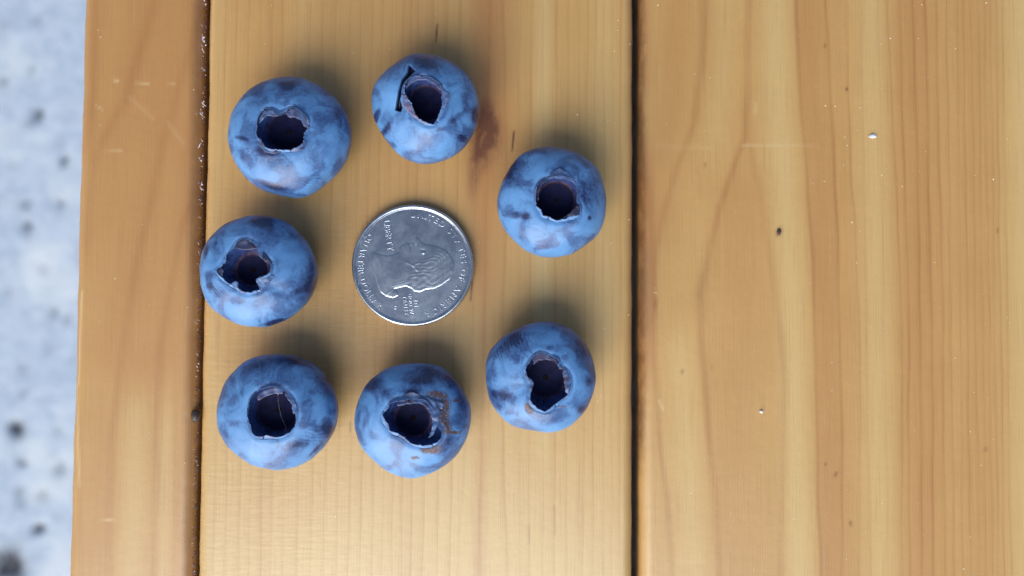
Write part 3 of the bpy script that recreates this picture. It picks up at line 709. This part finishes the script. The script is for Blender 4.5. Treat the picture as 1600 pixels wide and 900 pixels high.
def build_berry(b, idx):
    ox, oy = b['org']; s = b['s']
    pxy = lambda p: (ox + p[0] / s, oy + p[1] / s)
    ZE, HT = .0078, .0070
    out = np.array([[float(c) for c in at(*pxy(p), ZE)] for p in b['out']])
    C = out.mean(0)
    E = smooth(polar(out, C), 3)
    base = empty('blueberry', (C[0], C[1], .0001))
    tag(base, b['label'], 'blueberry', 'blueberries in a ring around the coin')
    ZR0 = ZE + HT * .88
    hole = np.array([[float(c) for c in at(*pxy(p), ZR0)] for p in b['hole']])
    hc = hole.mean(0)
    fl = np.array([float(c) for c in at(*pxy(b['floor']), ZR0 - .002)])
    Hr = smooth(polar(hole, hc), .9)
    Hr = Hr + np.array([mnoise.noise(Vector((math.cos(t) * 9, math.sin(t) * 9, idx * 4.0))) * .00016 + mnoise.noise(Vector((math.cos(t) * 24, math.sin(t) * 24, idx * 4.0))) * .00007 for t in TH])
    G = smooth(maxf(Hr, 7), 4) + .00025 + .00022 * np.array([mnoise.noise(Vector((math.cos(t) * 1.6, math.sin(t) * 1.6, idx * 9.0))) for t in TH])
    D = np.stack([np.cos(TH), np.sin(TH)], -1)
    Exy = D * E[:, None]                                   # about C (local)
    Gxy = (hc - C) + D * G[:, None]
    Hxy = (hc - C) + D * Hr[:, None]
    # ---- skin: bottom pole, round belly, shoulder up to the crown ring
    rows = []
    for a in np.linspace(-math.pi / 2, 0, 34)[:-1]:
        k = math.cos(a) ** .85; rows.append((Exy * k, np.full(NTH, ZE + ZE * math.copysign(abs(math.sin(a)) ** .95, a))))
    qr = 1 - np.hypot(*(Gxy - 0).T) / E
    qr = float(np.clip(smooth(qr, 20).mean(), .4, .75))
    ar = math.acos(1 - qr)
    for a in np.linspace(0, ar, 84):
        t = (1 - math.cos(a)) / qr
        rows.append((Exy * (1 - t) + Gxy * t, np.full(NTH, ZE + HT * math.sin(a) ** .86 - .00016 * math.exp(-((t - 1) / .07) ** 2))))
    zr = ZE + HT * math.sin(ar) ** .86 - .00025
    # the skin turns over a low lip and tucks under the crown
    rows.append((Gxy * .985 + (hc - C) * .015, np.full(NTH, zr - .00018)))
    rows.append((Hxy * .5 + Gxy * .5, np.full(NTH, zr - .0005)))
    V = np.array([np.column_stack([xy, z]) for xy, z in rows])
    nr = V.shape[0]
    flat = V.reshape(-1, 3)
    # uneven flesh
    seed = Vector((idx * 7.3, idx * 3.1, 2.0))
    ctr = np.array([0, 0, ZE])
    nv = np.array([mnoise.noise(Vector((p - ctr) * 140) + seed) * .00034 + mnoise.noise(Vector((p - ctr) * 420) + seed) * .00012 for p in flat])
    dirs = flat - ctr; dirs /= np.linalg.norm(dirs, axis=1)[:, None] + 1e-9
    fade = np.concatenate([np.full(33 * NTH, .6), np.repeat(np.clip((84 - np.arange(84)) / 14.0, 0, 1), NTH), np.zeros(2 * NTH)])
    flat = flat + dirs * (nv * fade)[:, None]
    flat[:, 2] = np.maximum(flat[:, 2], 0)
    px, py = to_px(flat[:, 0] + C[0], flat[:, 1] + C[1], flat[:, 2])
    zx, zy = (px - ox) * s, (py - oy) * s
    up = flat[:, 2] > ZE * .7
    bare = blob_field([(x, y, rx * 1.12, ry * 1.12, ro, min(1.3, st * 1.25)) for x, y, rx, ry, ro, st in b['bare']], zx, zy) * up + (~up) * .3
    scab = np.clip(sum(sc[5] * np.exp(-((zx - sc[0]) / max(sc[2], 1)) ** 2 - ((zy - sc[1]) / max(sc[3], 1)) ** 2) for sc in b['scab']) if b['scab'] else np.zeros(len(zx)), 0, 1.4) * up
    prn = blob_field(b['prints'], zx, zy) * up
    if b['crack']:
        P = np.array(b['crack'], float)
        d = poly_dist(P, zx, zy)
        m = sstep(-7, 5, d) * up
        flat[:, 2] -= .0020 * m
        bare = np.maximum(bare, m * 1.6)
        scab = scab * (1 - m)
    z0 = np.zeros(len(flat)); inn0 = z0.copy()
    if b['crack']: inn0 = m * 1.0
    edge = z0.copy()
    mesh_obj('skin', flat, grid_faces(nr, NTH, wrap=True), M_SKIN, base,
             {'bare': bare, 'scab': scab, 'print': prn, 'edge': edge, 'inner': inn0})
    # ---- crown flaps
    deg = np.degrees(TH)
    nt = sorted(b['notch'])
    for k in range(5):
        a0, a1 = nt[k], nt[(k + 1) % 5] + (360 if k == 4 else 0)
        n = 30
        aa = np.linspace(a0 + .8, a1 - .8, n)
        ii = lambda arr: np.interp(aa, np.concatenate([deg - 360, deg, deg + 360, deg + 720]), np.tile(arr, 4))
        gr, hr = ii(G), ii(Hr)
        ds = np.stack([np.cos(np.radians(aa)), np.sin(np.radians(aa))], -1)
        u = np.linspace(0, 1, n)
        lobe = np.sin(math.pi * u) ** .75
        lift = -.00005 + .00075 * b['lift'][k]
        jag = np.array([mnoise.noise(Vector((x * .22, idx * 5.0, k * 3.0))) for x in aa])
        cc = hc - C
        rws, inn, edg = [], [], []
        for t in (0, .2, .4, .6, .8, .93, 1.0):                      # outer face
            r = gr + (hr - gr) * t + .00022 * (1 - t)
            z = zr - .00012 * (1 - t) + .00020 * t + lift * lobe * t ** 1.2 * (1 + .6 * jag)
            rws.append(np.column_stack([cc + ds * r[:, None], z])); inn.append(0 if t < .99 else .1); edg.append((1.0 if t > .9 else .45 * sstep(.35, .9, t)) * (.35 + .6 * b['lift'][k]))
        for t in (0, .3, .65, 1.0):                                   # inner face
            r = hr + .00007 + .00022 * t
            z = zr + .00020 * (1 - t) + lift * lobe * (1 + .6 * jag) * (1 - t) - .00004 - .0013 * t
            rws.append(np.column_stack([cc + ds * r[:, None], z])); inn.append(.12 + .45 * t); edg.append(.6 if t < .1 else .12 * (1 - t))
        V = np.array(rws).reshape(-1, 3)
        m = len(rws)
        ps, pt_ = to_px(V[:, 0] + C[0], V[:, 1] + C[1], V[:, 2])
        zx, zy = (ps - ox) * s, (pt_ - oy) * s
        bb = blob_field(b['bare'], zx, zy) * .6
        rep = lambda a: np.repeat(np.array(a, float), n)
        mesh_obj('sepal', V, grid_faces(m, n, flip=False), M_SKIN, base,
                 {'bare': bb, 'scab': np.zeros(len(V)), 'print': np.zeros(len(V)), 'edge': rep(edg) * .42, 'inner': rep(inn)})
    # ---- dried flaps folded over the rim
    for poly, hgt, dry, dark in b.get('flaps', []):
        P = np.array([[float(c) for c in at(*pxy(p), zr + .0003)] for p in poly]) - C
        st = .00013
        xs = np.arange(P[:, 0].min() - st, P[:, 0].max() + 2 * st, st); ys = np.arange(P[:, 1].min() - st, P[:, 1].max() + 2 * st, st)
        X, Y = np.meshgrid(xs, ys)
        d = poly_dist(P, X, Y) + np.array([mnoise.noise(Vector((x * 2200, y * 2200, idx))) * .00009 for x, y in zip(X.ravel(), Y.ravel())]).reshape(X.shape)
        rc = np.hypot(X - (hc - C)[0], Y - (hc - C)[1])
        ins = sstep(float(np.mean(Hr)) * 1.25, float(np.mean(Hr)) * .65, rc)
        wr = np.array([mnoise.noise(Vector((x * 900, y * 900, idx + 5))) for x, y in zip(X.ravel(), Y.ravel())]).reshape(X.shape)
        Z = zr + .00012 + hgt * (.25 + .75 * ins) * (1 + .35 * wr) + .00012 * wr
        keep = d > -st * .3
        ix = -np.ones(X.shape, int); ix[keep] = np.arange(keep.sum())
        Fq = [tuple(int(k) for k in (ix[i, j], ix[i, j + 1], ix[i + 1, j + 1], ix[i + 1, j])) for i in range(X.shape[0] - 1) for j in range(X.shape[1] - 1)
              if min(ix[i, j], ix[i, j + 1], ix[i + 1, j + 1], ix[i + 1, j]) >= 0]
        nk = int(keep.sum())
        fo = mesh_obj('sepal', np.stack([X[keep], Y[keep], Z[keep]], -1), Fq, M_SKIN, base,
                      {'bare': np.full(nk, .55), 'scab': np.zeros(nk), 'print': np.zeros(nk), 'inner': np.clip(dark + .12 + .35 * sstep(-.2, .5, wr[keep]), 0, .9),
                       'edge': np.clip(dry * .6 + (.12 + .6 * dry) * (1 - dark) * (1 - sstep(0, .00012, d[keep])), 0, 1)})
        sm = fo.modifiers.new('thickness', 'SOLIDIFY'); sm.thickness = .00013; sm.offset = -1
    # ---- hollow
    fr = float(np.mean(Hr)) * b.get('fr', .74)
    fc = (fl - C) * .8 + (hc - C) * .2
    rws, rg, dp = [], [], []
    Hs = smooth(Hr, 4)
    for t, dz in ((0, -.0007), (.10, -.0016), (.30, -.0026), (.6, -.0033), (.9, -.0037), (1.0, -.0039)):
        xy = ((hc - C) + D * (Hs + .00030)[:, None]) * (1 - t) + (fc + D * fr) * t
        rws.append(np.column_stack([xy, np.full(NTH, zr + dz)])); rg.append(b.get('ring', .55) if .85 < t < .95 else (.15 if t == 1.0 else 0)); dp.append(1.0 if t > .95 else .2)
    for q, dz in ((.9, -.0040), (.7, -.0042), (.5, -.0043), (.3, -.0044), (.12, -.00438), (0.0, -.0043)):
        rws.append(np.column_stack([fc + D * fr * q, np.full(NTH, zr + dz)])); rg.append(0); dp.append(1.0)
    V = np.array(rws).reshape(-1, 3)
    w = np.array([mnoise.noise(Vector(p * 700) + seed) for p in V]) * .00012
    V[:, 2] += w
    cup = mesh_obj('calyx_cup', V, grid_faces(len(rws), NTH, wrap=True, flip=True), M_CUP, base, {'ring': np.repeat(rg, NTH), 'deep': np.repeat(dp, NTH), 'bloom': np.repeat([.75, .75, .6, .3, .1] + [0] * 7, NTH)})
    # style scar: a small ring with a dot
    th = np.linspace(0, 2 * math.pi, 20, endpoint=False); SV = []
    pr = [(.00052, 0), (.00050, .00012), (.00040, .00018), (.00030, .00012), (.00022, .00002), (.00014, .00010), (0, .00014)]
    for r, z in pr: SV += [(fc[0] + r * math.cos(t), fc[1] + r * math.sin(t), zr - .0044 + z) for t in th]
    mesh_obj('style_scar', SV, grid_faces(len(pr), 20, wrap=True), M_SCAR, cup)
    return base, zr

M_SCAR = plain('brown_scar', (0.010, 0.006, 0.007), .8, var=.4)
M_SCAR.node_tree.nodes['Principled BSDF'].inputs['Specular IOR Level'].default_value = .1
info = [build_berry(b, i) for i, b in enumerate(BERRIES)]

# ------------------------------------------------------------------ hair, lint, dust
def tube_verts(pts, r, n=5):
    V, Fc = [], []
    pts = [Vector(p) for p in pts]
    for i, p in enumerate(pts):
        d = (pts[min(i + 1, len(pts) - 1)] - pts[max(i - 1, 0)]).normalized()
        a = d.cross(Vector((.3, .2, 1))).normalized(); c = d.cross(a)
        rr = r * (.35 if i in (0, len(pts) - 1) else 1)
        V += [p + (a * math.cos(t) + c * math.sin(t)) * rr for t in np.linspace(0, 2 * math.pi, n, endpoint=False)]
    return V, grid_faces(len(pts), n, wrap=True)

b5, z5 = info[4]
hp_ = []
for (zx, zy, dz) in [(468,330,.0002),(470,390,-.0008),(473,420,-.0016),(490,500,-.0022),(520,560,-.0016),(522,600,-.0006),(505,640,.0003)]:
    x, y = at(325 + zx / 4.286, 535 + zy / 4.286, z5 + dz); hp_.append((float(x), float(y), z5 + dz))
hv, hf = tube_verts(hp_, .000014)
tag(mesh_obj('hair', hv, hf, plain('grey_hair', (0.30, 0.28, 0.33), .6)), 'fine grey hair lying across the hollow of the lower left blueberry', 'hair')

def flake(x, y, z, r, sq=.5):
    n = 6; rot = random.uniform(0, 6.28); el = random.uniform(.45, 1)
    V = [(x + r * math.cos(rot) * math.cos(t) * random.uniform(.7, 1.1) - el * r * math.sin(rot) * math.sin(t), y + r * math.sin(rot) * math.cos(t) + el * r * math.cos(rot) * math.sin(t) * random.uniform(.7, 1.1), z) for t in np.linspace(0, 6.283, n, endpoint=False)]
    V.append((x, y, z + r * sq))
    return V, [(i, (i + 1) % n, n) for i in range(n)] + [tuple(range(n))[::-1]]

def joined(pieces):
    V, Fc = [], []
    for v, f in pieces:
        o = len(V); V += list(v); Fc += [tuple(i + o for i in q) for q in f]
    return V, Fc

pieces = []
spots = [(966,32,1.4),(965,47,1.3),(960,80,1.2),(984,69,1.5),(1009,70,1.2),(1028,8,2.2),(1440,7,1.6),(1541,4,2.0),(1391,60,1.8),(1493,76,1.4),(1435,60,1.2),
         (1290,165,1.6),(1305,166,1.3),(1344,168,1.4),(1041,193,1.3),(1320,214,1.6),(1324,227,1.6),(1318,258,1.3),(1288,283,1.6),(1378,274,2.0),(1410,291,1.4),
         (1552,280,1.8),(1331,347,1.8),(1344,361,1.5),(1339,410,2.0),(1270,286,1.2),(1574,217,1.3),(1300,610,1.2),(1300,566,1.5),(1492,559,1.4),(1516,674,1.6),(1533,727,1.3),
         (1379,786,1.4),(1506,889,1.8),(1516,839,1.3),(982,492,1.4),(1023,457,1.4),(1023,450,1.3),(1026,458,1.5),(983,343,1.4),(934,627,1.3),(939,619,1.2),(902,179,1.8),(950,188,1.5),
         (1158,25,1.2),(1100,204,1.1),(1050,790,1.1),(1080,770,1.2),(525,770,1.6),(524,757,1.4),(525,807,1.3),(460,750,1.4),(955,380,1.2),(945,513,1.2),(157,58,1.4),(153,47,1.2),
         (157,195,1.3),(180,435,1.5),(303,140,1.3),(307,178,1.2),(293,480,1.2),(289,723,1.3),(284,802,1.3),(286,840,1.0),(233,677,1.0),(326,746,1.3)]
for x, y, r in spots:
    wx, wy = (float(c) for c in at(x, y, 0)); pieces.append(flake(wx, wy, .00002, r * S * .8))
for k in range(190):
    x = random.choice([random.uniform(335, 980), random.uniform(1035, 1590), random.uniform(1240, 1560), random.uniform(135, 285)]); y = random.uniform(0, 900)
    wx, wy = (float(c) for c in at(x, y, 0)); pieces.append(flake(wx, wy, .00002, random.uniform(.4, .8) * S))
tag(mesh_obj('dust', *joined(pieces), M_DUST, smooth=False), 'tiny pale specks of dust scattered over the planks', 'dust', kind='stuff')

# larger single bits
def crumb(x, y, r, mat, label, sq=.6):
    wx, wy = (float(c) for c in at(x, y, 0))
    bm = bmesh.new(); bmesh.ops.create_icosphere(bm, subdivisions=2, radius=1)
    for v in bm.verts:
        k = 1 + .35 * mnoise.noise(v.co * 1.7 + Vector((x, y, 0)))
        v.co = Vector((v.co.x * r[0] * k, v.co.y * r[1] * k, v.co.z * r[0] * sq * k))
    V = [v.co[:] for v in bm.verts]; Fc = [tuple(v.index for v in f.verts) for f in bm.faces]; bm.free()
    o = mesh_obj('crumb', V, Fc, mat, loc=(wx, wy, r[0] * sq * .8))
    tag(o, label, 'crumb')
    return o
crumb(1363, 213, (6 * S, 3.6 * S), M_LINT, 'white fleck of lint on the right plank beside the straight grain', .28)
crumb(1189, 643, (3 * S, 2.5 * S), M_LINT, 'tiny white crumb on the plain lower part of the right plank')
crumb(1217, 362, (3 * S, 5 * S), M_DARK, 'small dark crumb on the right plank beside the flame grain', .4)
gx, gy = (float(c) for c in at(305, 650, -.001))
o = crumb(305, 650, (7 * S, 10 * S), M_DARK, 'dark lump of grit stuck in the left gap between planks', .9)
o.location.z = -.0002

# fluff and lint caught in the left gap
def gap_x(y): return 320.5 + (y / 900.0) * (302.5 - 320.5)
fz = []
for k in range(900):
    y = random.uniform(-20, 920); x = gap_x(y) + random.uniform(-2.5, 3.0)
    z = random.uniform(-.0028, -.0010)
    wx, wy = (float(c) for c in at(x, y, z)); fz.append(flake(wx, wy, z, random.uniform(.6, 1.7) * S, random.uniform(.2, .9)))
tag(mesh_obj('gap_fluff', *joined(fz), M_FUZZ, smooth=False), 'dark violet fluff packed along the left gap between planks', 'fluff', kind='stuff')
ln = []
def fibre(x, y, L, ang, r=.00005, z=-.0006):
    wx, wy = (float(c) for c in at(x, y, z)); L *= S
    pts = []
    for t in np.linspace(-.5, .5, 5):
        a = ang + .8 * t * random.uniform(-1, 1)
        pts.append((wx + math.cos(a) * L * t, wy + math.sin(a) * L * t, z + random.uniform(0, .0008) + .0006 * (.5 - t)))
    return tube_verts(pts, r, 4)
for (y, n, L) in [(5, 3, 8), (60, 9, 14), (75, 3, 10), (115, 3, 8), (160, 8, 12), (175, 5, 10), (222, 5, 12), (247, 6, 12), (290, 8, 12), (315, 4, 9), (560, 3, 6), (570, 4, 6), (700, 2, 5), (727, 3, 6), (783, 2, 4), (890, 3, 6)]:
    for k in range(max(1, n // 3)):
        yy = y + random.uniform(-7, 7); ln.append(fibre(gap_x(yy) + random.uniform(-2, 4), yy, L * random.uniform(.3, .9), random.uniform(-2.4, -.4), random.uniform(.00003, .00008)))
for y, dx, r in [(6,1,2.2),(58,-1,3.2),(64,0,4.0),(70,2,2.6),(77,-3,1.8),(117,3,1.5),(158,1,2.4),(166,0,2.8),(176,-1,2.0),(220,0,2.2),(243,1,2.6),(250,-1,2.2),(288,1,2.8),(296,0,2.2),(318,1,1.8),(568,1,2.2),(579,0,1.6),(676,2,1.2),(727,3,1.8),(784,1,1.2),(893,1,1.8)]:
    wx, wy = (float(c) for c in at(gap_x(y) + dx, y, -.0005)); ln.append(flake(wx, wy, -.0006, r * S * .65, .4))
for k in range(45):
    yy = random.uniform(0, 900); ln.append(fibre(gap_x(yy) + random.uniform(-2, 3), yy, random.uniform(1.5, 4.5), random.uniform(-2.6, -.2), random.uniform(.00002, .00004), random.uniform(-.0016, -.0008)))
tag(mesh_obj('lint', *joined(ln), M_LINT), 'white lint fibres caught along the left gap between planks', 'lint', kind='stuff')
